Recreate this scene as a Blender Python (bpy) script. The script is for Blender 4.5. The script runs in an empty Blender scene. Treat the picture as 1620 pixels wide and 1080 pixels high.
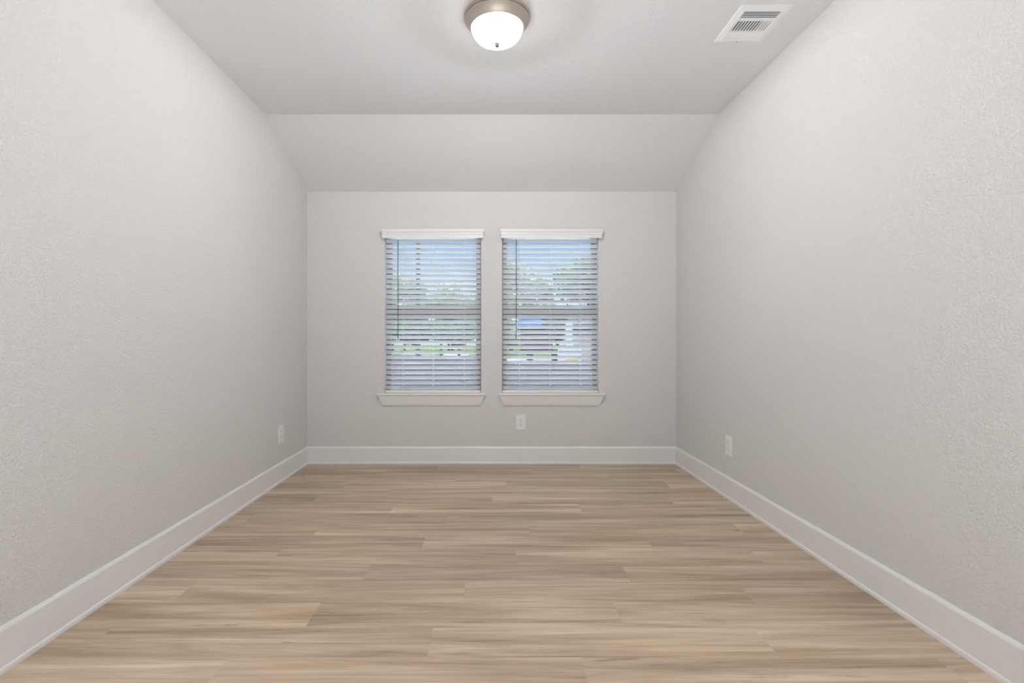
import bpy, bmesh, math, random
from mathutils import Vector, Matrix, Euler

SC = bpy.context.scene
COL = SC.collection
PI = math.pi

# ------------------------------------------------------------------ camera
CAM_Z = 1.093
F = 810.0                      # focal length in pixels of the 1620 px wide frame
VX, VY = 774.0, 537.3          # vanishing point of the room's depth lines
cd = bpy.data.cameras.new('camera')
cd.sensor_fit = 'HORIZONTAL'
cd.sensor_width = 36.0
cd.lens = F / 1620 * 36
cd.shift_x = (810 - VX) / 1620
cd.shift_y = (VY - 540) / 1620
cd.clip_start = 0.02
cd.clip_end = 600
cam = bpy.data.objects.new('camera', cd)
COL.objects.link(cam)
cam.location = (0, 0, CAM_Z)
cam.rotation_euler = (PI / 2, 0, 0)
SC.camera = cam

# ------------------------------------------------------------------ view
vs = SC.view_settings
SC.display_settings.display_device = 'sRGB'
vs.view_transform = 'Standard'
vs.look = 'None'
vs.exposure = 0.10
vs.gamma = 1.0
vs.use_curve_mapping = False

# ------------------------------------------------------------------ sky
w = bpy.data.worlds.new('sky')
SC.world = w
w.use_nodes = True
nt = w.node_tree
nt.nodes.clear()
wo = nt.nodes.new('ShaderNodeOutputWorld')
bg = nt.nodes.new('ShaderNodeBackground')
tc = nt.nodes.new('ShaderNodeTexCoord')
sx = nt.nodes.new('ShaderNodeSeparateXYZ')
rp = nt.nodes.new('ShaderNodeValToRGB')
nt.links.new(tc.outputs['Generated'], sx.inputs[0])
nt.links.new(sx.outputs['Z'], rp.inputs[0])
cr = rp.color_ramp
cr.elements[0].position = 0.0
cr.elements[0].color = (0.80, 0.90, 1.0, 1)
cr.elements[1].position = 1.0
cr.elements[1].color = (0.08, 0.26, 0.80, 1)
for p_, c_ in ((0.11, (0.70, 0.88, 1.05, 1)), (0.15, (0.30, 0.63, 1.06, 1)), (0.19, (0.13, 0.50, 1.04, 1))):
    e = cr.elements.new(p_)
    e.color = c_
# unseen sky overhead, boosted to light the slats and the room
ZENITH = 12.0
hi = nt.nodes.new('ShaderNodeMapRange')
hi.interpolation_type = 'SMOOTHSTEP'
hi.inputs[1].default_value = 0.28
hi.inputs[2].default_value = 0.55
hi.inputs[3].default_value = 0.0
hi.inputs[4].default_value = 1.0
nt.links.new(sx.outputs['Z'], hi.inputs[0])
mxw = nt.nodes.new('ShaderNodeMix')
mxw.data_type = 'RGBA'
nt.links.new(hi.outputs[0], mxw.inputs[0])
nt.links.new(rp.outputs[0], mxw.inputs[6])
mxw.inputs[7].default_value = (0.80 * ZENITH, 0.96 * ZENITH, 1.22 * ZENITH, 1)
nt.links.new(mxw.outputs[2], bg.inputs['Color'])
bg.inputs['Strength'].default_value = 1.0
nt.links.new(bg.outputs[0], wo.inputs['Surface'])

# ------------------------------------------------------------------ sun (behind the house, on the street side it lights)
sd = bpy.data.lights.new('sun', 'SUN')
sd.energy = 2.4
sd.angle = math.radians(0.6)
sd.color = (1.0, 0.95, 0.86)
sun = bpy.data.objects.new('sun', sd)
COL.objects.link(sun)
sun.location = (-6, -8, 14)
sun.rotation_euler = Vector((0.32, 0.62, -0.72)).to_track_quat('-Z', 'Y').to_euler()

# ------------------------------------------------------------------ added fill: area light facing up from the floor behind the camera
def area(name, loc, direction, sx_, sy_, power, color):
    d = bpy.data.lights.new(name, 'AREA')
    d.shape = 'RECTANGLE'
    d.size, d.size_y = sx_, sy_
    d.energy = power
    d.color = color
    o = bpy.data.objects.new(name, d)
    COL.objects.link(o)
    o.location = loc
    o.rotation_euler = Vector(direction).to_track_quat('-Z', 'Z').to_euler()
    return o

FILL_POWER = 118.0
LAMP_GLOW = 6.5
BULB_POWER = 94.0
area('fill_uplight', (0.0, -1.80, 0.02), (0, 0.002, 1.0), 2.2, 0.9, FILL_POWER, (0.945, 0.985, 1.05))  # unseen fill light, added to brighten the room

# ------------------------------------------------------------------ room numbers
XL, XR = -1.606, 1.648
YN, YB = -1.6, 4.515
ZC = CAM_Z + 1.619             # flat ceiling
ZB = CAM_Z + 1.305             # ceiling at the window wall
YK = 3.68                      # fold between flat and sloped ceiling
WT = 0.165                     # window wall thickness
GZ = -0.25                     # ground outside


def P(px, py, Y):
    """world point seen at pixel (px, py) at depth Y (used only to read sizes off the photograph)"""
    return ((px - VX) * Y / F, Y, CAM_Z + (VY - py) * Y / F)


# ------------------------------------------------------------------ materials
def new_mat(name):
    m = bpy.data.materials.new(name)
    m.use_nodes = True
    n = m.node_tree
    b = n.nodes['Principled BSDF']
    return m, n, b


def plain(name, col, rough=0.5, metal=0.0, noise=0.03, scale=20.0, bump=0.0, bscale=200.0, spec=0.5):
    m, n, b = new_mat(name)
    c = n.nodes.new('ShaderNodeTexCoord')
    t = n.nodes.new('ShaderNodeTexNoise')
    t.inputs['Scale'].default_value = scale
    t.inputs['Detail'].default_value = 4
    n.links.new(c.outputs['Object'], t.inputs['Vector'])
    mx = n.nodes.new('ShaderNodeMix')
    mx.data_type = 'RGBA'
    mx.inputs[6].default_value = (*[max(0, v * (1 - noise)) for v in col], 1)
    mx.inputs[7].default_value = (*[min(1, v * (1 + noise)) for v in col], 1)
    n.links.new(t.outputs['Fac'], mx.inputs[0])
    n.links.new(mx.outputs[2], b.inputs['Base Color'])
    b.inputs['Roughness'].default_value = rough
    b.inputs['Metallic'].default_value = metal
    b.inputs['Specular IOR Level'].default_value = spec
    if bump:
        t2 = n.nodes.new('ShaderNodeTexNoise')
        t2.inputs['Scale'].default_value = bscale
        t2.inputs['Detail'].default_value = 3
        n.links.new(c.outputs['Object'], t2.inputs['Vector'])
        bp = n.nodes.new('ShaderNodeBump')
        bp.inputs['Strength'].default_value = bump
        bp.inputs['Distance'].default_value = 0.002
        n.links.new(t2.outputs['Fac'], bp.inputs['Height'])
        n.links.new(bp.outputs[0], b.inputs['Normal'])
    return m


def textured_paint(name, col, strength, size, dist):
    """wall paint over sprayed, lightly knocked down drywall texture"""
    m, n, b = new_mat(name)
    c = n.nodes.new('ShaderNodeTexCoord')
    a = n.nodes.new('ShaderNodeTexNoise')
    a.inputs['Scale'].default_value = size
    a.inputs['Detail'].default_value = 3
    a.inputs['Roughness'].default_value = 0.55
    a.inputs['Distortion'].default_value = 0.4
    n.links.new(c.outputs['Object'], a.inputs['Vector'])
    r = n.nodes.new('ShaderNodeMapRange')
    r.interpolation_type = 'SMOOTHSTEP'
    r.inputs[1].default_value = 0.42
    r.inputs[2].default_value = 0.62
    n.links.new(a.outputs['Fac'], r.inputs[0])
    bp = n.nodes.new('ShaderNodeBump')
    bp.inputs['Strength'].default_value = strength
    bp.inputs['Distance'].default_value = dist
    n.links.new(r.outputs[0], bp.inputs['Height'])
    n.links.new(bp.outputs[0], b.inputs['Normal'])
    b.inputs['Base Color'].default_value = (*col, 1)
    b.inputs['Roughness'].default_value = 0.75
    b.inputs['Specular IOR Level'].default_value = 0.12
    return m


M = {}
M['wall'] = textured_paint('greige_wall_paint', (0.765, 0.752, 0.733), 0.68, 115, 0.0026)
M['ceiling'] = textured_paint('ceiling_paint', (0.87, 0.87, 0.865), 0.55, 110, 0.0025)
M['trim'] = plain('trim_paint', (0.83, 0.827, 0.81), 0.35, noise=0.01)
M['jamb'] = plain('jamb_white', (0.88, 0.89, 0.90), 0.3, noise=0.01)
M['blind'] = plain('blind_white', (0.87, 0.87, 0.87), 0.42, noise=0.01)
M['valance'] = plain('valance_white', (0.83, 0.827, 0.81), 0.42, noise=0.01)
M['cord'] = plain('cord_white', (0.85, 0.85, 0.83), 0.8)
M['wand'] = plain('smoky_wand', (0.10, 0.10, 0.11), 0.25)
M['vinyl'] = plain('window_vinyl', (0.20, 0.19, 0.18), 0.5)
M['plate'] = plain('white_plastic', (0.87, 0.865, 0.86), 0.3, noise=0.01)
M['slot'] = plain('slot_dark', (0.05, 0.05, 0.05), 0.6)
M['nickel'] = plain('brushed_nickel', (0.56, 0.50, 0.45), 0.5, metal=1.0, noise=0.03)
M['nickel_dark'] = plain('nickel_groove', (0.16, 0.14, 0.12), 0.45, metal=1.0)
M['finial'] = plain('aged_nickel', (0.10, 0.075, 0.062), 0.6, metal=0.0, spec=0.2)
M['vent'] = plain('vent_enamel', (0.94, 0.94, 0.935), 0.35, noise=0.01)
M['duct'] = plain('duct_dark', (0.06, 0.065, 0.07), 0.7)
M['screw'] = plain('screw_steel', (0.45, 0.44, 0.43), 0.35, metal=0.8)
M['asphalt'] = plain('asphalt', (0.021, 0.0205, 0.0225), 0.9, noise=0.25, scale=3, bump=0.5, bscale=60, spec=0.0)
M['concrete'] = plain('concrete', (0.12, 0.105, 0.09), 0.9, noise=0.1, scale=4, spec=0.0)
M['bounce_slab'] = plain('pale_bounce_slab', (0.55, 0.54, 0.51), 0.9, noise=0.06, scale=4, spec=0.0)  # pale so the added slab reflects light to the windows
M['dirt'] = plain('straw_dirt', (0.11, 0.062, 0.026), 0.95, noise=0.3, scale=6, bump=0.8, bscale=20, spec=0.0)
M['bark'] = plain('bark', (0.035, 0.026, 0.02), 0.95, noise=0.4, scale=12, bump=0.8, bscale=30, spec=0.0)
M['polewood'] = plain('pole_wood', (0.05, 0.045, 0.045), 0.9, noise=0.25, scale=9, spec=0.0)
M['siding'] = plain('cream_siding', (0.19, 0.17, 0.15), 0.7, noise=0.03, spec=0.0)
M['whitepaint'] = plain('white_house_paint', (0.22, 0.22, 0.22), 0.6, spec=0.0)
M['shingle'] = plain('shingle', (0.03, 0.03, 0.034), 0.9, noise=0.3, scale=20, spec=0.0)
M['bluemetal'] = plain('blue_metal_roof', (0.012, 0.034, 0.085), 0.6, spec=0.0)
M['brick'] = plain('brown_brick', (0.045, 0.032, 0.026), 0.9, noise=0.3, scale=25, spec=0.0)
M['binplastic'] = plain('bin_plastic', (0.02, 0.02, 0.022), 0.5, spec=0.0)


def leaf_mat(name, c0, c1):
    m, n, b = new_mat(name)
    g = n.nodes.new('ShaderNodeNewGeometry')
    mx = n.nodes.new('ShaderNodeMix')
    mx.data_type = 'RGBA'
    mx.inputs[6].default_value = (*c0, 1)
    mx.inputs[7].default_value = (*c1, 1)
    n.links.new(g.outputs['Random Per Island'], mx.inputs[0])
    n.links.new(mx.outputs[2], b.inputs['Base Color'])
    b.inputs['Roughness'].default_value = 0.6
    tr = n.nodes.new('ShaderNodeBsdfTranslucent')
    n.links.new(mx.outputs[2], tr.inputs['Color'])
    ms = n.nodes.new('ShaderNodeMixShader')
    ms.inputs[0].default_value = 0.35
    n.links.new(b.outputs[0], ms.inputs[1])
    n.links.new(tr.outputs[0], ms.inputs[2])
    n.links.new(ms.outputs[0], n.nodes['Material Output'].inputs['Surface'])
    return m


M['leaf_pale'] = leaf_mat('leaf_pale', (0.11, 0.14, 0.06), (0.30, 0.31, 0.19))
M['leaf_mid'] = leaf_mat('leaf_mid', (0.045, 0.08, 0.022), (0.14, 0.19, 0.06))
M['leaf_dark'] = leaf_mat('leaf_dark', (0.016, 0.034, 0.011), (0.085, 0.13, 0.04))
M['grass'] = plain('grass', (0.050, 0.078, 0.018), 0.95, noise=0.35, scale=1.5, bump=0.6, bscale=30, spec=0.0)

# glass pane: mostly clear, with a fresnel reflection
m, n, b = new_mat('window_glass')
n.nodes.remove(b)
tb = n.nodes.new('ShaderNodeBsdfTransparent')
tb.inputs['Color'].default_value = (0.95, 0.97, 0.96, 1)
gb = n.nodes.new('ShaderNodeBsdfGlossy')
gb.inputs['Roughness'].default_value = 0.02
fr = n.nodes.new('ShaderNodeFresnel')
fr.inputs['IOR'].default_value = 1.45
ms = n.nodes.new('ShaderNodeMixShader')
n.links.new(fr.outputs[0], ms.inputs[0])
n.links.new(tb.outputs[0], ms.inputs[1])
n.links.new(gb.outputs[0], ms.inputs[2])
n.links.new(ms.outputs[0], n.nodes['Material Output'].inputs['Surface'])
M['glass'] = m

# lamp bowl: lit alabaster glass
m, n, b = new_mat('lit_alabaster_glass')
c = n.nodes.new('ShaderNodeTexCoord')
t = n.nodes.new('ShaderNodeTexNoise')
t.inputs['Scale'].default_value = 9
t.inputs['Distortion'].default_value = 1.6
n.links.new(c.outputs['Object'], t.inputs['Vector'])
mr = n.nodes.new('ShaderNodeMapRange')
mr.inputs[3].default_value = LAMP_GLOW * 0.8
mr.inputs[4].default_value = LAMP_GLOW * 1.2
n.links.new(t.outputs['Fac'], mr.inputs[0])
n.links.new(mr.outputs[0], b.inputs['Emission Strength'])
b.inputs['Emission Color'].default_value = (1.0, 0.80, 0.64, 1)
b.inputs['Base Color'].default_value = (0.9, 0.88, 0.84, 1)
b.inputs['Roughness'].default_value = 0.25
tb = n.nodes.new('ShaderNodeBsdfTransparent')
ms = n.nodes.new('ShaderNodeMixShader')
ms.inputs[0].default_value = 0.5
n.links.new(b.outputs[0], ms.inputs[1])
n.links.new(tb.outputs[0], ms.inputs[2])
n.links.new(ms.outputs[0], n.nodes['Material Output'].inputs['Surface'])
M['bowl'] = m

# vinyl wood planks: tone per plank (face attribute) and grain along X
m, n, b = new_mat('oak_vinyl_planks')
c = n.nodes.new('ShaderNodeTexCoord')
at = n.nodes.new('ShaderNodeAttribute')
at.attribute_name = 'plank'
sep = n.nodes.new('ShaderNodeSeparateColor')
n.links.new(at.outputs['Color'], sep.inputs[0])
off = n.nodes.new('ShaderNodeVectorMath')
off.operation = 'MULTIPLY_ADD'
off.inputs[1].default_value = (37.0, 23.0, 11.0)
n.links.new(at.outputs['Color'], off.inputs[0])
n.links.new(c.outputs['Object'], off.inputs[2])


def grain(sx_, sy_, detail, rough=0.6, dist=0.0):
    mp = n.nodes.new('ShaderNodeMapping')
    mp.inputs['Scale'].default_value = (sx_, sy_, 1)
    n.links.new(off.outputs[0], mp.inputs['Vector'])
    t_ = n.nodes.new('ShaderNodeTexNoise')
    t_.inputs['Scale'].default_value = 1.0
    t_.inputs['Detail'].default_value = detail
    t_.inputs['Roughness'].default_value = rough
    t_.inputs['Distortion'].default_value = dist
    n.links.new(mp.outputs[0], t_.inputs['Vector'])
    return t_


def ramp(src, stops):
    r_ = n.nodes.new('ShaderNodeValToRGB')
    e_ = r_.color_ramp.elements
    e_[0].position, e_[0].color = stops[0][0], (*stops[0][1], 1)
    e_[1].position, e_[1].color = stops[-1][0], (*stops[-1][1], 1)
    for p_, c_ in stops[1:-1]:
        q = e_.new(p_)
        q.color = (*c_, 1)
    n.links.new(src, r_.inputs[0])
    return r_


def mixc(mode, fac, a_, b_):
    x = n.nodes.new('ShaderNodeMix')
    x.data_type = 'RGBA'
    x.blend_type = mode
    x.inputs[0].default_value = fac
    n.links.new(a_, x.inputs[6])
    n.links.new(b_, x.inputs[7])
    return x.outputs[2]


FLOOR_A = (0.365, 0.255, 0.160)
FLOOR_B = (0.760, 0.625, 0.480)
g1 = grain(0.8, 13, 6, 0.62, 0.8)       # broad streaks
g2 = grain(4.0, 150, 3, 0.6)            # fine pores
g3 = grain(1.1, 26, 4, 0.55, 1.6)       # dark cathedral streaks
g4 = grain(0.9, 3.5, 2, 0.5, 0.4)       # slow drift of tone along a plank
g5 = grain(5.0, 16, 2, 0.5, 0.0)        # small knots
base = ramp(g1.outputs['Fac'], [(0.28, FLOOR_A), (0.48, (0.565, 0.430, 0.300)), (0.68, FLOOR_B)])
fine = ramp(g2.outputs['Fac'], [(0.25, (0.86, 0.85, 0.84)), (0.75, (1.08, 1.08, 1.08))])
dark = ramp(g3.outputs['Fac'], [(0.27, (0.56, 0.51, 0.48)), (0.39, (0.96, 0.95, 0.94)), (0.48, (1, 1, 1)), (1.0, (1.05, 1.05, 1.05))])
drift = ramp(g4.outputs['Fac'], [(0.30, (0.82, 0.80, 0.79)), (0.55, (1, 1, 1)), (0.75, (1.10, 1.10, 1.10))])
knot = ramp(g5.outputs['Fac'], [(0.18, (0.50, 0.44, 0.40)), (0.24, (1, 1, 1)), (1.0, (1, 1, 1))])
tone = ramp(sep.outputs[0], [(0.0, (0.86, 0.845, 0.85)), (0.5, (0.98, 0.98, 0.98)), (1.0, (1.08, 1.075, 1.05))])
col = mixc('MULTIPLY', 1.0, base.outputs[0], fine.outputs[0])
for layer in (dark, drift, knot, tone):
    col = mixc('MULTIPLY', 1.0, col, layer.outputs[0])
n.links.new(col, b.inputs['Base Color'])
b.inputs['Roughness'].default_value = 0.36
b.inputs['Specular IOR Level'].default_value = 0.45
bp = n.nodes.new('ShaderNodeBump')
bp.inputs['Strength'].default_value = 0.08
bp.inputs['Distance'].default_value = 0.001
n.links.new(g2.outputs['Fac'], bp.inputs['Height'])
n.links.new(bp.outputs[0], b.inputs['Normal'])
M['planks'] = m


# ------------------------------------------------------------------ mesh helpers
def obj(name, bm, mat, parent=None, smooth=False, loc=None):
    me = bpy.data.meshes.new(name)
    bmesh.ops.recalc_face_normals(bm, faces=bm.faces)
    bm.to_mesh(me)
    bm.free()
    me.materials.append(M[mat])
    if smooth:
        me.polygons.foreach_set('use_smooth', [True] * len(me.polygons))
        me.set_sharp_from_angle(angle=math.radians(38))
    o = bpy.data.objects.new(name, me)
    COL.objects.link(o)
    if parent is not None:
        o.parent = parent
    if loc is not None:
        o.location = loc
    return o


def struct(name, bm, mat, parent=None, **k):
    o = obj(name, bm, mat, parent, **k)
    if parent is None:
        o['kind'] = 'structure'
    return o


def tag(o, label, cat, group=None):
    o['label'] = label
    o['category'] = cat
    if group:
        o['group'] = group
    return o


def thing(name, label, cat, loc=(0, 0, 0), rot=(0, 0, 0), group=None):
    o = bpy.data.objects.new(name, None)
    COL.objects.link(o)
    o.empty_display_size = 0.1
    o.location = loc
    o.rotation_euler = rot
    return tag(o, label, cat, group)


def B():
    return bmesh.new()


def box(bm, lo, hi, bevel=0.0, mtx=None):
    vs_ = [bm.verts.new((x, y, z)) for x in (lo[0], hi[0]) for y in (lo[1], hi[1]) for z in (lo[2], hi[2])]
    fs = [(0, 1, 3, 2), (4, 6, 7, 5), (0, 4, 5, 1), (2, 3, 7, 6), (0, 2, 6, 4), (1, 5, 7, 3)]
    faces = [bm.faces.new([vs_[i] for i in f]) for f in fs]
    if mtx is not None:
        bmesh.ops.transform(bm, matrix=mtx, verts=vs_)
    if bevel:
        es = {e for f in faces for e in f.edges}
        bmesh.ops.bevel(bm, geom=list(es), offset=bevel, segments=2, affect='EDGES', profile=0.5)
    return vs_


def prism(bm, prof_a, prof_b):
    """loft between two equal closed profiles (lists of 3-D points), capped"""
    a = [bm.verts.new(p) for p in prof_a]
    c_ = [bm.verts.new(p) for p in prof_b]
    k = len(a)
    for i in range(k):
        j = (i + 1) % k
        bm.faces.new((a[i], a[j], c_[j], c_[i]))
    bm.faces.new(a[::-1])
    bm.faces.new(c_)


def lathe(bm, prof, seg=64, z0=0.0):
    """prof: list of (r, z)"""
    rings = []
    for r, z in prof:
        if r < 1e-6:
            rings.append([bm.verts.new((0, 0, z + z0))])
        else:
            rings.append([bm.verts.new((r * math.cos(2 * PI * i / seg), r * math.sin(2 * PI * i / seg), z + z0)) for i in range(seg)])
    for a, c_ in zip(rings, rings[1:]):
        for i in range(seg):
            j = (i + 1) % seg
            if len(a) == 1 and len(c_) == 1:
                continue
            if len(a) == 1:
                bm.faces.new((a[0], c_[i], c_[j]))
            elif len(c_) == 1:
                bm.faces.new((a[i], a[j], c_[0]))
            else:
                bm.faces.new((a[i], a[j], c_[j], c_[i]))


def tube(bm, p, q, r0, r1, seg=8):
    p, q = Vector(p), Vector(q)
    d = (q - p).normalized()
    u = d.orthogonal().normalized()
    v = d.cross(u)
    prof = lambda c_, r: [c_ + r * (math.cos(2 * PI * i / seg) * u + math.sin(2 * PI * i / seg) * v) for i in range(seg)]
    prism(bm, prof(p, r0), prof(q, r1))


# ------------------------------------------------------------------ floor
PW = 0.183
Y0S = 4.141
joints = {0: -.867, 1: -.265, 2: .13, 3: -.72, 4: 0.02, 5: -.627, 6: -.257, 7: .23, 8: -.355, 9: .137, 10: -.575, 11: -.107,
          12: .515, 13: -.213, 14: -.90, 15: .30, 16: -.45}
# row r spans Y from Y0S + PW - r*PW (far) to Y0S - r*PW (near)
PL = 1.215
random.seed(11)
bm = B()
lay = bm.loops.layers.float_color.new('plank')
XL_, XR_ = XL - 0.02, XR + 0.02
r = -3
while True:
    yf = Y0S + PW - r * PW
    yn = yf - PW
    if yf < -1.9:
        break
    yf2, yn2 = min(yf, YB + 0.03), max(yn, -1.9)
    if yf2 > yn2:
        ph = joints.get(r, (r * 0.437) % PL)
        x = ph - math.ceil((ph - XL_) / PL) * PL
        while x < XR_:
            xa, xb = max(x, XL_), min(x + PL, XR_)
            if xb - xa > 1e-4:
                f = bm.faces.new([bm.verts.new((xa, yn2, 0)), bm.verts.new((xb, yn2, 0)), bm.verts.new((xb, yf2, 0)), bm.verts.new((xa, yf2, 0))])
                c_ = (random.random(), random.random(), random.random(), 1)
                for lp in f.loops:
                    lp[lay] = c_
            x += PL
    r += 1
fl = struct('floor', bm, 'planks')
bm = B()
box(bm, (XL - 0.15, -3.6, -0.24), (XR + 0.15, YB + WT, -0.002))
sl = struct('slab', bm, 'concrete', parent=fl)

# ------------------------------------------------------------------ walls and ceiling
T = 0.13
HT = ZC + 0.30
bm = B()
box(bm, (XL - T, -3.6, -0.24), (XL, YB + WT, HT))
struct('wall_left', bm, 'wall')
bm = B()
box(bm, (XR, -3.6, -0.24), (XR + T, YB + WT, HT))
struct('wall_right', bm, 'wall')

WIN = [(-0.925 * 4.515 / 4.5, -0.067 * 4.515 / 4.5), (0.1085 * 4.515 / 4.5, 0.967 * 4.515 / 4.5)]
WZ0, WZ1 = 0.610, 2.045


def wall_with_holes(bm, x0, x1, z0, z1, y0, y1, holes):
    xs = sorted({x0, x1, *[h[0] for h in holes], *[h[1] for h in holes]})
    zs = sorted({z0, z1, *[h[2] for h in holes], *[h[3] for h in holes]})
    inside = lambda i, k: any(h[0] - 1e-6 <= xs[i] and xs[i + 1] <= h[1] + 1e-6 and h[2] - 1e-6 <= zs[k] and zs[k + 1] <= h[3] + 1e-6 for h in holes)
    cells = {(i, k) for i in range(len(xs) - 1) for k in range(len(zs) - 1) if not inside(i, k)}
    V = {}

    def v(i, k, s):
        if (i, k, s) not in V:
            V[i, k, s] = bm.verts.new((xs[i], (y0, y1)[s], zs[k]))
        return V[i, k, s]
    for (i, k) in cells:
        for s in (0, 1):
            bm.faces.new((v(i, k, s), v(i + 1, k, s), v(i + 1, k + 1, s), v(i, k + 1, s)))
        for (di, dk, a, c_) in ((-1, 0, (i, k), (i, k + 1)), (1, 0, (i + 1, k), (i + 1, k + 1)), (0, -1, (i, k), (i + 1, k)), (0, 1, (i, k + 1), (i + 1, k + 1))):
            if (i + di, k + dk) not in cells:
                bm.faces.new((v(*a, 0), v(*c_, 0), v(*c_, 1), v(*a, 1)))


bm = B()
wall_with_holes(bm, XL - 0.01, XR + 0.01, -0.24, HT, YB, YB + WT, [(a, c_, WZ0, WZ1) for a, c_ in WIN])
struct('wall_back', bm, 'wall')

bm = B()
wall_with_holes(bm, XL - 0.01, XR + 0.01, -0.24, HT, YN - T, YN, [(-1.2, 1.2, -0.24, 2.2)])  # opening added for the fill light to come through
struct('wall_near', bm, 'wall')
bm = B()
box(bm, (XL - 0.01, -3.6, -0.24), (XR + 0.01, -3.5, HT))
struct('wall_sky_block', bm, 'wall')  # unseen end wall, added to keep sky light out

bm = B()
prof = [(-3.6, ZC), (YK, ZC), (YB + 0.02, ZB - 0.02 * (ZC - ZB) / (YB - YK)), (YB + 0.02, ZC + 0.28), (-3.6, ZC + 0.28)]
prism(bm, [(XL - 0.005, y, z) for y, z in prof], [(XR + 0.005, y, z) for y, z in prof])
struct('ceiling', bm, 'ceiling')

# ------------------------------------------------------------------ baseboards (board with eased top) and shoe moulding
BH = 0.152
board = [(-0.004, 0.0), (-0.004, BH), (0.002, BH), (0.0045, BH - 0.002), (0.009, BH - 0.011), (0.010, BH - 0.014), (0.010, 0.0)]
shoe = [(0.008, 0.0), (0.008, 0.021), (0.0115, 0.020), (0.0145, 0.017), (0.016, 0.011), (0.016, 0.0)]


def run_left(prof, s, x):
    return [[(x + s * d, YN - 0.02, z) for d, z in prof], [(x + s * d, YB - d, z) for d, z in prof]]


def run_back(prof):
    return [[(XL + d, YB - d, z) for d, z in prof], [(XR - d, YB - d, z) for d, z in prof]]


for nm, runs in (('baseboard_left', lambda p: run_left(p, 1, XL)), ('baseboard_right', lambda p: run_left(p, -1, XR)), ('baseboard_back', run_back)):
    bm = B()
    prism(bm, *runs(board))
    o = struct(nm, bm, 'trim')
    bm = B()
    prism(bm, *runs(shoe))
    struct('shoe_molding', bm, 'trim', parent=o)

# ------------------------------------------------------------------ windows: vinyl frame, two sashes, panes, stool and apron
FY0, FY1 = YB + 0.082, YB + 0.150
RAIL0, RAIL1 = 1.293, 1.375


def ring(bm, x0, x1, z0, z1, w, y0, y1, wb=None, wt=None):
    wb = w if wb is None else wb
    wt = w if wt is None else wt
    box(bm, (x0, y0, z0), (x0 + w, y1, z1), 0.002)
    box(bm, (x1 - w, y0, z0), (x1, y1, z1), 0.002)
    box(bm, (x0 + w, y0, z0), (x1 - w, y1, z0 + wb), 0.002)
    box(bm, (x0 + w, y0, z1 - wt), (x1 - w, y1, z1), 0.002)


def window(k, x0, x1):
    bm = B()
    ring(bm, x0 + 0.001, x1 - 0.001, WZ0 + 0.001, WZ1 - 0.001, 0.022, FY0, FY1)
    wn = struct('window_%d' % k, bm, 'vinyl')
    for xa_, xb_ in ((x0 + 0.0005, x0 + 0.004), (x1 - 0.004, x1 - 0.0005)):
        bm = B()
        box(bm, (xa_, YB + 0.001, WZ0 + 0.013), (xb_, FY0 + 0.002, WZ1 - 0.001))
        obj('jamb_liner', bm, 'jamb', wn)
    # upper sash sits outward, lower sash inward
    for nm, z0, z1, y0 in (('upper_sash', RAIL0 + 0.02, WZ1 - 0.023, FY0 + 0.036), ('lower_sash', WZ0 + 0.023, RAIL1, FY0 + 0.006)):
        bm = B()
        ring(bm, x0 + 0.023, x1 - 0.023, z0, z1, 0.027, y0, y0 + 0.028, wb=0.05 if nm == 'upper_sash' else 0.026, wt=0.03 if nm == 'upper_sash' else 0.05)
        s = obj(nm, bm, 'vinyl', wn)
        bm = B()
        wb = 0.05 if nm == 'upper_sash' else 0.026
        wt = 0.03 if nm == 'upper_sash' else 0.05
        box(bm, (x0 + 0.048, y0 + 0.012, z0 + wb - 0.004), (x1 - 0.048, y0 + 0.016, z1 - wt + 0.004))
        obj('pane', bm, 'glass', s)
    # stool: rounded nosing, horns past the opening
    zt = WZ0 + 0.012
    bm = B()
    xm0, xm1 = x0 - 0.052, x1 + 0.034
    if k == 2:
        xm0, xm1 = x0 - 0.026, x1 + 0.044
    nose = [(YB + 0.082, zt - 0.011), (YB + 0.082, zt), (YB - 0.030, zt), (YB - 0.036, zt - 0.003), (YB - 0.0385, zt - 0.009), (YB - 0.036, zt - 0.015), (YB - 0.030, zt - 0.018), (YB, zt - 0.018), (YB, zt - 0.011)]
    inner = [p for p in nose]
    # inner board between the reveals
    prism(bm, [(x0 + 0.0005, y, z) for y, z in inner], [(x1 - 0.0005, y, z) for y, z in inner])
    front = [(YB, zt), (YB - 0.030, zt), (YB - 0.036, zt - 0.003), (YB - 0.0385, zt - 0.009), (YB - 0.036, zt - 0.015), (YB - 0.030, zt - 0.018), (YB, zt - 0.018)]
    prism(bm, [(xm0, y, z) for y, z in front], [(x0 + 0.0005, y, z) for y, z in front])
    prism(bm, [(x1 - 0.0005, y, z) for y, z in front], [(xm1, y, z) for y, z in front])
    st = obj('window_sill', bm, 'trim', wn)
    # apron: a board leaning out to the stool, ends mitred back to the wall
    za, zb = zt - 0.018, zt - 0.108
    bm = B()
    ap = [(0.0, za), (0.030, za), (0.027, za - 0.012), (0.016, zb + 0.020), (0.012, zb + 0.006), (0.010, zb), (0.0, zb)]
    inset = lambda z: 0.006 + 0.038 * (za - z) / (za - zb)
    prism(bm, [(xm0 + inset(z), YB - d, z) for d, z in ap], [(xm1 - inset(z), YB - d, z) for d, z in ap])
    obj('apron', bm, 'trim', st)
    return wn


for k, (a, c_) in enumerate(WIN, 1):
    window(k, a, c_)

# ------------------------------------------------------------------ blinds
SW = 0.050                     # slat width
PITCH = 0.0448
NS = 30
TILT0, TILT1 = math.radians(30), math.radians(39)


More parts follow.
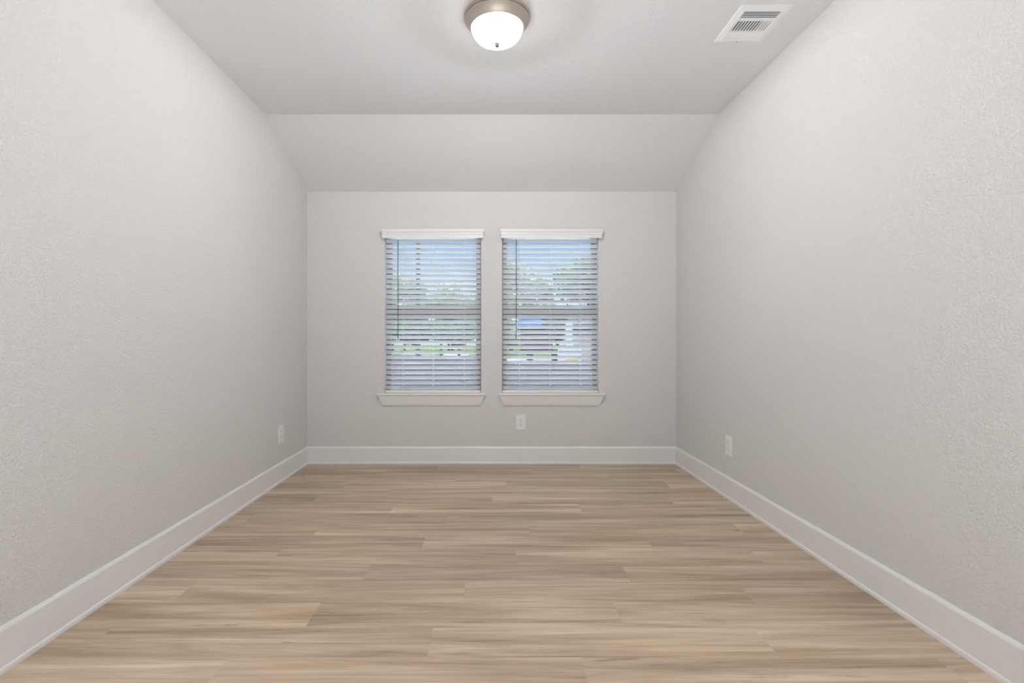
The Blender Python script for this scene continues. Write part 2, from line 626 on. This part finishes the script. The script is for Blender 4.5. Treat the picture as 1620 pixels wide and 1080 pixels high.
def slat_section(tilt):
    """closed crowned section in (y, z); room-side edge (negative y) tips up"""
    k = 6
    top, bot = [], []
    for i in range(k + 1):
        u = -SW / 2 + SW * i / k
        crown = 0.0028 * (1 - (2 * u / SW) ** 2)
        top.append((u, crown + 0.0014))
        bot.append((u, crown - 0.0014))
    pts = top + bot[::-1]
    ca, sa = math.cos(tilt), math.sin(tilt)
    return [(y * ca + z * sa, -y * sa + z * ca) for y, z in pts]


def blind(x0, x1, wandx, cords, label, wand_end):
    yc = YB + 0.030
    xa, xb = x0 + 0.013, x1 - 0.011
    t_ = thing('window_blind', label, 'blind', ((x0 + x1) / 2, yc, WZ0 + 0.012), group=None)
    L = lambda x, y, z: (x - (x0 + x1) / 2, y - yc, z - WZ0 - 0.012)
    # slats
    bm = B()
    ztop = CAM_Z + (VY - 381.5) * yc / F
    for i in range(NS):
        tl = TILT0 + (TILT1 - TILT0) * i / (NS - 1)
        z = ztop - i * PITCH
        sec = slat_section(tl)
        prism(bm, [L(xa, yc + y, z + q) for y, q in sec], [L(xb, yc + y, z + q) for y, q in sec])
    obj('slats', bm, 'blind', t_, smooth=True)
    # head rail behind the valance
    bm = B()
    box(bm, L(xa, yc - 0.025, ztop + 0.022), L(xb, yc + 0.028, WZ1 - 0.002), 0.002)
    obj('head_rail', bm, 'blind', t_)
    # valance: crown moulding profile with returns to the wall
    zv0, zv1 = CAM_Z + (VY - 376.1) * (YB - 0.05) / F, CAM_Z + (VY - 361.8) * (YB - 0.05) / F
    h = zv1 - zv0
    xc = (x0 + x1) / 2 + 0.004
    hw = 0.440
    prof = [(0.0, 0.0), (0.0, 0.36 * h), (0.003, 0.40 * h), (0.003, 0.60 * h), (0.0065, 0.66 * h), (0.0085, 0.80 * h), (0.0085, 0.97 * h), (0.007, h)]
    bm = B()
    n_ = len(prof)
    path = []
    for (d, z) in prof:
        path.append([(xc - hw - d, YB), (xc - hw - d, YB - 0.046 - d), (xc + hw + d, YB - 0.046 - d), (xc + hw + d, YB)])
    th = 0.010
    inner = [(xc - hw + th, YB), (xc - hw + th, YB - 0.046 + th), (xc + hw - th, YB - 0.046 + th), (xc + hw - th, YB)]
    rings = [[bm.verts.new(L(x, y, zv0 + prof[j][1])) for x, y in path[j]] for j in range(n_)]
    lo = [bm.verts.new(L(x, y, zv0)) for x, y in inner]
    hi = [bm.verts.new(L(x, y, zv1)) for x, y in inner]
    rings = [lo] + rings + [hi]
    for a, c_ in zip(rings, rings[1:] + rings[:1]):
        for i in range(3):
            bm.faces.new((a[i], a[i + 1], c_[i + 1], c_[i]))
    for i in (0, 3):
        bm.faces.new([r_[i] for r_ in rings])
    obj('valance', bm, 'valance', t_)
    # bottom rail
    zr0, zr1 = WZ0 + 0.0125, CAM_Z + (VY - 617) * yc / F
    bm = B()
    box(bm, L(xa - 0.004, yc - 0.027, zr0), L(xb + 0.001, yc + 0.024, zr1), 0.003)
    obj('bottom_rail', bm, 'valance', t_, smooth=True)
    # ladder cords, front and back strands plus rungs
    for cx in cords:
        bm = B()
        for sy in (-0.0285, 0.0285):
            tube(bm, L(cx, yc + sy, zr1 - 0.002), L(cx, yc + sy * 0.98, ztop + 0.03), 0.0009, 0.0009, 5)
        for i in range(NS):
            z = ztop - i * PITCH - 0.004
            tl = TILT0 + (TILT1 - TILT0) * i / (NS - 1)
            tube(bm, L(cx, yc - 0.0285, z + 0.028 * math.tan(tl) * 0.85), L(cx, yc + 0.0285, z - 0.028 * math.tan(tl) * 0.85), 0.0006, 0.0006, 4)
        obj('ladder_cord', bm, 'cord', t_)
    # tilt wand, hexagonal rod on a hook
    zw0, zw1 = CAM_Z + (VY - wand_end) * (yc - 0.04) / F, CAM_Z + (VY - 379) * (yc - 0.04) / F
    yw = yc - 0.040
    bm = B()
    tube(bm, L(wandx, yw, zw0), L(wandx, yw, zw1), 0.0038, 0.0034, 6)
    wd = obj('tilt_wand', bm, 'wand', t_)
    bm = B()
    tube(bm, L(wandx, yw, zw1 - 0.002), L(wandx, yw, zw1 + 0.018), 0.0018, 0.0018, 6)
    tube(bm, L(wandx, yw, zw1 + 0.018), L(wandx, yc - 0.022, zw1 + 0.03), 0.0018, 0.0018, 6)
    obj('hook', bm, 'cord', wd)
    bm = B()
    tube(bm, L(wandx, yw, zw0 - 0.014), L(wandx, yw, zw0), 0.0052, 0.0045, 8)
    obj('wand_tip', bm, 'wand', wd)
    return t_


kx = (YB + 0.0) / F
blind(*WIN[0], (629.9 - VX) * kx, [(v - VX) * kx for v in (636.8, 685.0, 734.0)],
      'white slatted blind with tilt wand over the left window', 535.5)
blind(*WIN[1], (816.6 - VX) * kx, [(v - VX) * kx for v in (822.4, 871.0, 919.0)],
      'white slatted blind with tilt wand over the right window', 534.5)


# ------------------------------------------------------------------ wall outlets
def outlet(loc, rz, label):
    """plate in local XZ, facing local -Y"""
    t_ = thing('wall_outlet', label, 'outlet', loc, (0, 0, rz), 'duplex wall outlets')
    w_, h_ = 0.0425, 0.067
    bm = B()
    rect = lambda x, z, y: [(-x, y, -z), (x, y, -z), (x, y, z), (-x, y, z)]
    prism(bm, rect(w_, h_, 0.001), rect(w_, h_, -0.0035))
    prism(bm, rect(w_ - 0.0002, h_ - 0.0002, -0.0034), rect(w_ - 0.003, h_ - 0.003, -0.0062))
    obj('cover_plate', bm, 'plate', t_)
    for s in (1, -1):
        bm = B()
        seg = 20
        pts = []
        for i in range(seg):
            a = 2 * PI * i / seg
            pts.append((0.0168 * math.cos(a), max(-0.0135, min(0.0135, 0.0168 * math.sin(a)))))
        prism(bm, [(x, -0.005, z + s * 0.0195) for x, z in pts], [(x, -0.0076, z + s * 0.0195) for x, z in pts])
        rc = obj('receptacle', bm, 'plate', t_)
        bm = B()
        for dx, hh in ((-0.0064, 0.0045), (0.0064, 0.0038)):
            box(bm, (dx - 0.0013, -0.0079, s * 0.0195 + 0.003 - hh), (dx + 0.0013, -0.0074, s * 0.0195 + 0.003 + hh))
        tube(bm, (0, -0.0074, s * 0.0195 - 0.0075), (0, -0.0079, s * 0.0195 - 0.0075), 0.0028, 0.0028, 10)
        obj('slot', bm, 'slot', rc)
    bm = B()
    tube(bm, (0, -0.006, 0), (0, -0.0073, 0), 0.0032, 0.0028, 12)
    obj('screw', bm, 'plate', t_)
    return t_


outlet((0.2775, YB, 0.366), 0, 'white duplex outlet below the right window')
outlet((XL, 3.945, 0.366), PI / 2, 'white duplex outlet low on the left wall')
outlet((XR, 3.52, 0.364), -PI / 2, 'white duplex outlet low on the right wall')

# ------------------------------------------------------------------ ceiling lamp
LX, LY = 0.0395, 2.565
t_ = thing('ceiling_lamp', 'round flush ceiling lamp with nickel pan and lit white glass bowl', 'lamp', (LX, LY, ZC))
bm = B()
lathe(bm, [(0.0, 0.001), (0.163, 0.001), (0.1675, -0.003), (0.1685, -0.010), (0.1665, -0.015), (0.1625, -0.017)])
obj('canopy_ring', bm, 'nickel', t_, smooth=True)
bm = B()
lathe(bm, [(0.1625, -0.0165), (0.1600, -0.0180), (0.1600, -0.0205), (0.1620, -0.0215)])
obj('groove', bm, 'nickel_dark', t_, smooth=True)
bm = B()
lathe(bm, [(0.1600, -0.0205), (0.1625, -0.0215), (0.1625, -0.0235), (0.160, -0.026), (0.152, -0.034), (0.143, -0.045), (0.137, -0.054), (0.1330, -0.0605), (0.1305, -0.0615), (0.1290, -0.0605), (0.129, -0.050)])
obj('pan', bm, 'nickel', t_, smooth=True)
bm = B()
prof = []
for i in range(17):
    a = (PI / 2) * i / 16
    prof.append((0.1285 * math.cos(a) ** 0.82 if i < 16 else 0.0, -0.055 - 0.083 * math.sin(a)))
lathe(bm, [(0.1285, -0.050)] + prof)
obj('glass_bowl', bm, 'bowl', t_, smooth=True)
bm = B()
lathe(bm, [(0.0, -0.134), (0.0135, -0.136), (0.0145, -0.139), (0.0115, -0.142), (0.0115, -0.147), (0.009, -0.152), (0.0045, -0.155), (0.0, -0.156)], 24)
obj('finial', bm, 'finial', t_, smooth=True)

bd = bpy.data.lights.new('bulb', 'POINT')
bd.energy = BULB_POWER
bd.shadow_soft_size = 0.02
bd.color = (0.985, 0.99, 1.02)
bl = bpy.data.objects.new('bulb', bd)
COL.objects.link(bl)
bl.parent = t_
bl.location = (0, 0, -0.068)

# ------------------------------------------------------------------ ceiling air vent (three-way register)
VX0, VX1, VY0, VY1 = 1.222, 1.469, 2.474, 2.784
cx, cy = (VX0 + VX1) / 2, (VY0 + VY1) / 2
t_ = thing('air_vent', 'white rectangular ceiling air vent with louvers near the right wall', 'vent', (cx, cy, ZC))
hx, hy = (VX1 - VX0) / 2, (VY1 - VY0) / 2
secs = [(2.510, 2.573), (2.587, 2.679), (2.693, 2.757)]
ix = 0.0925
bm = B()
xs = [-hx, -ix, ix, hx]
ys = [-hy] + [v - cy for s in secs for v in s] + [hy]
holes = [(-ix, ix, s[0] - cy, s[1] - cy) for s in secs]
# flange with three openings (in plan), then its thickness
V = {}
for i, x in enumerate(xs):
    for j, y in enumerate(ys):
        for k in (0, 1):
            ed = i in (0, 3) or j in (0, len(ys) - 1)
            z = 0.0005 if k == 0 else (-0.004 if ed else -0.010)
            V[i, j, k] = bm.verts.new((x, y, z))
cells = {(i, j) for i in range(3) for j in range(len(ys) - 1) if not (i == 1 and j in (1, 3, 5))}
for (i, j) in cells:
    for k in (0, 1):
        bm.faces.new((V[i, j, k], V[i + 1, j, k], V[i + 1, j + 1, k], V[i, j + 1, k]))
    for di, dj, a, c_ in ((-1, 0, (i, j), (i, j + 1)), (1, 0, (i + 1, j), (i + 1, j + 1)), (0, -1, (i, j), (i + 1, j)), (0, 1, (i, j + 1), (i + 1, j + 1))):
        if (i + di, j + dj) not in cells:
            bm.faces.new((V[*a, 0], V[*c_, 0], V[*c_, 1], V[*a, 1]))
obj('flange', bm, 'vent', t_)
bm = B()
box(bm, (-ix - 0.004, 2.506 - cy, -0.0012), (ix + 0.004, 2.761 - cy, 0.0008))
obj('duct_opening', bm, 'duct', t_)


def louver(bm, c_, half, along, ang, wid=0.0115, th=0.0010):
    if along == 'x':
        m_ = Matrix.Translation(c_) @ Matrix.Rotation(ang, 4, 'X')
        box(bm, (-half, -wid / 2, -th / 2), (half, wid / 2, th / 2), mtx=m_)
    else:
        m_ = Matrix.Translation(c_) @ Matrix.Rotation(ang, 4, 'Y')
        box(bm, (-wid / 2, -half, -th / 2), (wid / 2, half, th / 2), mtx=m_)


bm = B()
for i in range(5):
    louver(bm, (0, secs[0][0] - cy + 0.006 + i * 0.0128, -0.0062), ix, 'x', math.radians(14), wid=0.0088)
obj('louver_bank', bm, 'vent', t_)
bm = B()
for i in range(13):
    louver(bm, (-ix + 0.008 + i * 0.0146, (secs[1][0] + secs[1][1]) / 2 - cy, -0.0062), 0.046, 'y', math.radians(-16 if i < 9 else 14), wid=0.0098)
obj('louver_bank', bm, 'vent', t_)
bm = B()
for i in range(5):
    louver(bm, (0, secs[2][0] - cy + 0.006 + i * 0.0128, -0.0062), ix, 'x', math.radians(-24), wid=0.0142)
obj('louver_bank', bm, 'vent', t_)
bm = B()
box(bm, (-0.010, 0.1345, -0.015), (-0.005, 0.1365, -0.006), 0.0008)
obj('damper_lever', bm, 'screw', t_)
for sx_, sy_ in ((-0.030, 0.1335), (0.016, 0.1345)):
    bm = B()
    tube(bm, (sx_, sy_, -0.005), (sx_, sy_, -0.0085), 0.0035, 0.003, 10)
    obj('screw', bm, 'screw', t_)


# ================================================================== outside, seen between the slats
def polyslab(bm, pts, z0, z1):
    prism(bm, [(x, y, z0) for x, y in pts], [(x, y, z1) for x, y in pts])


bm = B()
box(bm, (-90, YB + WT, GZ - 0.3), (90, 140, GZ))
struct('ground', bm, 'grass')
far_edge = [(-60, 95), (-20, 57), (-8.4, 43.5), (-4.0, 37.5), (-0.86, 33.0), (0.9, 28.6), (3.0, 27.6), (5.2, 27.0), (12, 26), (60, 22)]
bm = B()
polyslab(bm, [(-60, 13.5)] + [(60, 13.5)] + far_edge[::-1], GZ - 0.1, GZ + 0.02)
struct('ground_road', bm, 'asphalt')
bm = B()
for (a, c_) in zip(far_edge, far_edge[1:]):
    polyslab(bm, [(a[0], a[1]), (c_[0], c_[1]), (c_[0], c_[1] + 0.9), (a[0], a[1] + 0.9)], GZ - 0.05, GZ + 0.16)
struct('trim_curb', bm, 'concrete')
bm = B()
polyslab(bm, [(-60, 12.2), (60, 12.2), (60, 13.5), (-60, 13.5)], GZ - 0.05, GZ + 0.06)
struct('ground_sidewalk', bm, 'concrete')
bm = B()
box(bm, (-5, YB + WT + 0.005, GZ - 0.1), (5, 11.0, GZ + 0.05))
struct('ground_bounce_slab', bm, 'bounce_slab')  # unseen slab added to throw light up through the slats
bm = B()
polyslab(bm, [(-3.5, 37.8), (-1.6, 35), (-2.0, 62), (-5.2, 62)], GZ - 0.05, GZ + 0.03)
struct('ground_path', bm, 'concrete')
bm = B()
polyslab(bm, [(1.0, 29.4), (5.0, 28.0), (5.6, 34), (1.1, 36.5)], GZ - 0.05, GZ + 0.03)
struct('ground_driveway', bm, 'concrete')
bm = B()
polyslab(bm, [(1.2, 36.6), (4.7, 34.9), (4.7, 40), (1.4, 41)], GZ - 0.05, GZ + 0.04)
tag(obj('dirt_bed', bm, 'dirt'), 'tan strip of straw and bare dirt across the street behind the right blind', 'dirt')

# utility pole
pl_ = thing('utility_pole', 'grey wooden utility pole seen through the left blind', 'pole', (-5.45, 39.2, GZ))
bm = B()
tube(bm, (0, 0, -0.1), (0, 0, 11.5), 0.185, 0.13, 12)
obj('shaft', bm, 'polewood', pl_, smooth=True)
bm = B()
box(bm, (-1.2, -0.16, 10.6), (1.2, -0.04, 10.75))
obj('crossarm', bm, 'polewood', pl_)


def tree(name, label, x, y, h, rad, leafm, nleaf, leaf, seed, trunk_r=0.16, base=0.35, sway=0.0, lobes=9):
    rnd = random.Random(seed)
    t_ = thing(name, label, 'tree', (x, y, GZ), group='trees across the street')
    bm = B()
    hb = h * base
    top = Vector((sway, 0, h * 0.72))
    tube(bm, (0, 0, -0.1), (sway * 0.4, 0, hb), trunk_r, trunk_r * 0.75, 8)
    tube(bm, (sway * 0.4, 0, hb), top, trunk_r * 0.75, trunk_r * 0.3, 8)
    cs = []
    for i in range(lobes):
        a = 2 * PI * i / lobes + rnd.uniform(-.3, .3)
        q = rnd.uniform(0.25, 0.75)
        c_ = Vector((sway + rad * q * math.cos(a), rad * q * math.sin(a), hb + (h - hb) * rnd.uniform(0.18, 0.82)))
        cs.append((c_, rad * rnd.uniform(0.32, 0.52)))
        tube(bm, Vector((sway * 0.5, 0, hb + (h - hb) * rnd.uniform(0.0, 0.25))), c_, trunk_r * 0.34, trunk_r * 0.1, 5)
    cs.append((Vector((sway, 0, h - rad * 0.3)), rad * 0.45))
    obj('trunk', bm, 'bark', t_)
    bm = B()
    for i in range(nleaf):
        c_, rr = rnd.choice(cs)
        d = Vector((rnd.gauss(0, 1), rnd.gauss(0, 1), rnd.gauss(0, 1))).normalized() * rr * rnd.random() ** 0.45
        d.z *= 0.85
        p = c_ + d
        rm = Euler((rnd.uniform(0, 6.28), rnd.uniform(0, 6.28), rnd.uniform(0, 6.28))).to_matrix()
        s = leaf * rnd.uniform(0.6, 1.3)
        vs_ = [bm.verts.new(p + rm @ Vector(v) * s) for v in ((-0.5, 0, 0), (0, -0.3, 0.06), (0.5, 0, 0), (0, 0.3, 0.06))]
        bm.faces.new(vs_)
    obj('foliage', bm, leafm, t_)
    return t_


tree('shade_tree', 'pale leafy tree left of the utility pole, behind the left blind', -10.6, 56, 8.6, 3.9, 'leaf_pale', 5200, 0.42, 1)
tree('shade_tree', 'pale leafy tree right of the utility pole, behind the left blind', -5.0, 63, 8.2, 4.2, 'leaf_pale', 5200, 0.42, 2)
tree('dark_tree', 'dark green tree low in the right half of the left blind', -3.6, 50, 4.2, 2.6, 'leaf_dark', 4200, 0.32, 3, base=0.12)
tree('dark_tree', 'dark green tree low in the left half of the left blind', -8.6, 52, 4.0, 2.4, 'leaf_dark', 3600, 0.32, 4, base=0.15)
tree('shade_tree', 'tall pale tree in the left half of the right blind', 1.6, 60, 10.6, 4.2, 'leaf_pale', 6000, 0.42, 5)
tree('shade_tree', 'tall sparse tree in the right half of the right blind', 11.6, 60, 10.8, 4.4, 'leaf_mid', 5200, 0.42, 6)
tree('shade_tree', 'pale rounded tree in the middle of the right blind, between two taller trees', 7.2, 69.2, 9.6, 2.9, 'leaf_pale', 4200, 0.42, 9)
tree('dark_tree', 'dark green tree beside the white column behind the right blind', 6.0, 45, 4.0, 2.0, 'leaf_dark', 3600, 0.30, 7, base=0.1)
tree('bushy_tree', 'dark bushy tree at the left edge of the right blind', 0.6, 46, 3.4, 2.0, 'leaf_dark', 3000, 0.30, 8, base=0.1)
for i, (x, lb) in enumerate(((-16.4, 'dense dark tree of the far tree belt, leftmost behind the left blind'),
                             (-10.8, 'dense dark tree of the far tree belt, just left of the utility pole'),
                             (-5.2, 'dense dark tree of the far tree belt, just right of the utility pole'),
                             (0.4, 'dense dark tree of the far tree belt, behind the pier between the two windows'),
                             (6.0, 'dense dark tree of the far tree belt, behind the blue roofed shed'),
                             (11.6, 'dense dark tree of the far tree belt, above the white porch column'),
                             (17.2, 'dense dark tree of the far tree belt, rightmost behind the right blind'))):
    tree('belt_tree', lb, x, 76 + (i % 2) * 0.8, 6.4, 2.55, 'leaf_dark' if i % 2 else 'leaf_mid', 3600, 0.66, 40 + i, base=0.06, lobes=11)
for i, (x, y, h, lb) in enumerate(((-3.72, 39.6, 2.4, 'thin young tree right of the utility pole, nearer the pole, behind the left blind'),
                                   (-2.26, 38.4, 2.4, 'thin young tree farthest right of the utility pole behind the left blind'))):
    tree('sapling', lb, x, y, h, 0.55, 'leaf_dark', 260, 0.16, 20 + i, trunk_r=0.11, base=0.55, lobes=5)

# house with a blue roof, far off among the trees
hs = thing('shed', 'brown shed with bright blue metal roof among trees behind the right blind', 'shed', (4.6, 49, GZ))
bm = B()
box(bm, (-1.5, -1, 0), (1.35, 2.5, 2.55))
obj('wall', bm, 'brick', hs)
bm = B()
prism(bm, [(-1.75, -1.3, 2.5), (-1.75, 1.2, 3.5), (-1.75, 3.0, 2.5)], [(1.6, -1.3, 2.5), (1.6, 1.2, 3.5), (1.6, 3.0, 2.5)])
obj('roof', bm, 'bluemetal', hs)

# white house at the right
hs = thing('house', 'cream and white house with porch column at right of the right blind', 'house', (5.2, 30.0, GZ))
bm = B()
box(bm, (0.15, 0.6, 0), (9, 7, 2.15))
obj('wall', bm, 'siding', hs)
bm = B()
prism(bm, [(-0.25, 0.2, 1.98), (-0.25, 3.8, 3.1), (-0.25, 7.4, 1.98)], [(9.4, 0.2, 1.98), (9.4, 3.8, 3.1), (9.4, 7.4, 1.98)])
obj('roof', bm, 'shingle', hs)
bm = B()
box(bm, (-0.72, -0.2, 0.7), (-0.34, 0.18, 2.32), 0.02)
obj('porch_column', bm, 'whitepaint', hs)
bm = B()
box(bm, (-1.12, -0.3, 0), (0.16, 0.6, 0.82), 0.02)
obj('porch_wall', bm, 'whitepaint', hs)

rnd = random.Random(5)
bm = B()
seg, rr_ = 18, 4
rows = [[(1.0, 0.0)] * seg]
lathe(bm, [(0.62, 0.0), (0.55, 0.10), (0.38, 0.22), (0.18, 0.30), (0.0, 0.33)], seg)
for v in bm.verts:
    v.co += Vector((rnd.uniform(-.06, .06), rnd.uniform(-.06, .06), rnd.uniform(-.02, .03)))
tag(obj('dirt_pile', bm, 'dirt', loc=(4.55, 28.1, GZ)), 'small brown heap of dirt by the curb in front of the white house', 'dirt')

for x, y, lb in ((2.62, 33.0, 'black trash bin on the driveway, left one, behind the right blind'),
                 (4.15, 32.2, 'black trash bin on the driveway beside the white porch wall')):
    t_ = thing('trash_bin', lb, 'bin', (x, y, GZ + 0.03), group='bins on the driveway')
    bm = B()
    prism(bm, [(-0.18, -0.2, 0), (0.18, -0.2, 0), (0.18, 0.2, 0), (-0.18, 0.2, 0)], [(-0.24, -0.26, 0.62), (0.24, -0.26, 0.62), (0.24, 0.28, 0.62), (-0.24, 0.28, 0.62)])
    obj('body', bm, 'binplastic', t_)
    bm = B()
    box(bm, (-0.26, -0.29, 0.62), (0.26, 0.3, 0.68), 0.015)
    obj('lid', bm, 'binplastic', t_)
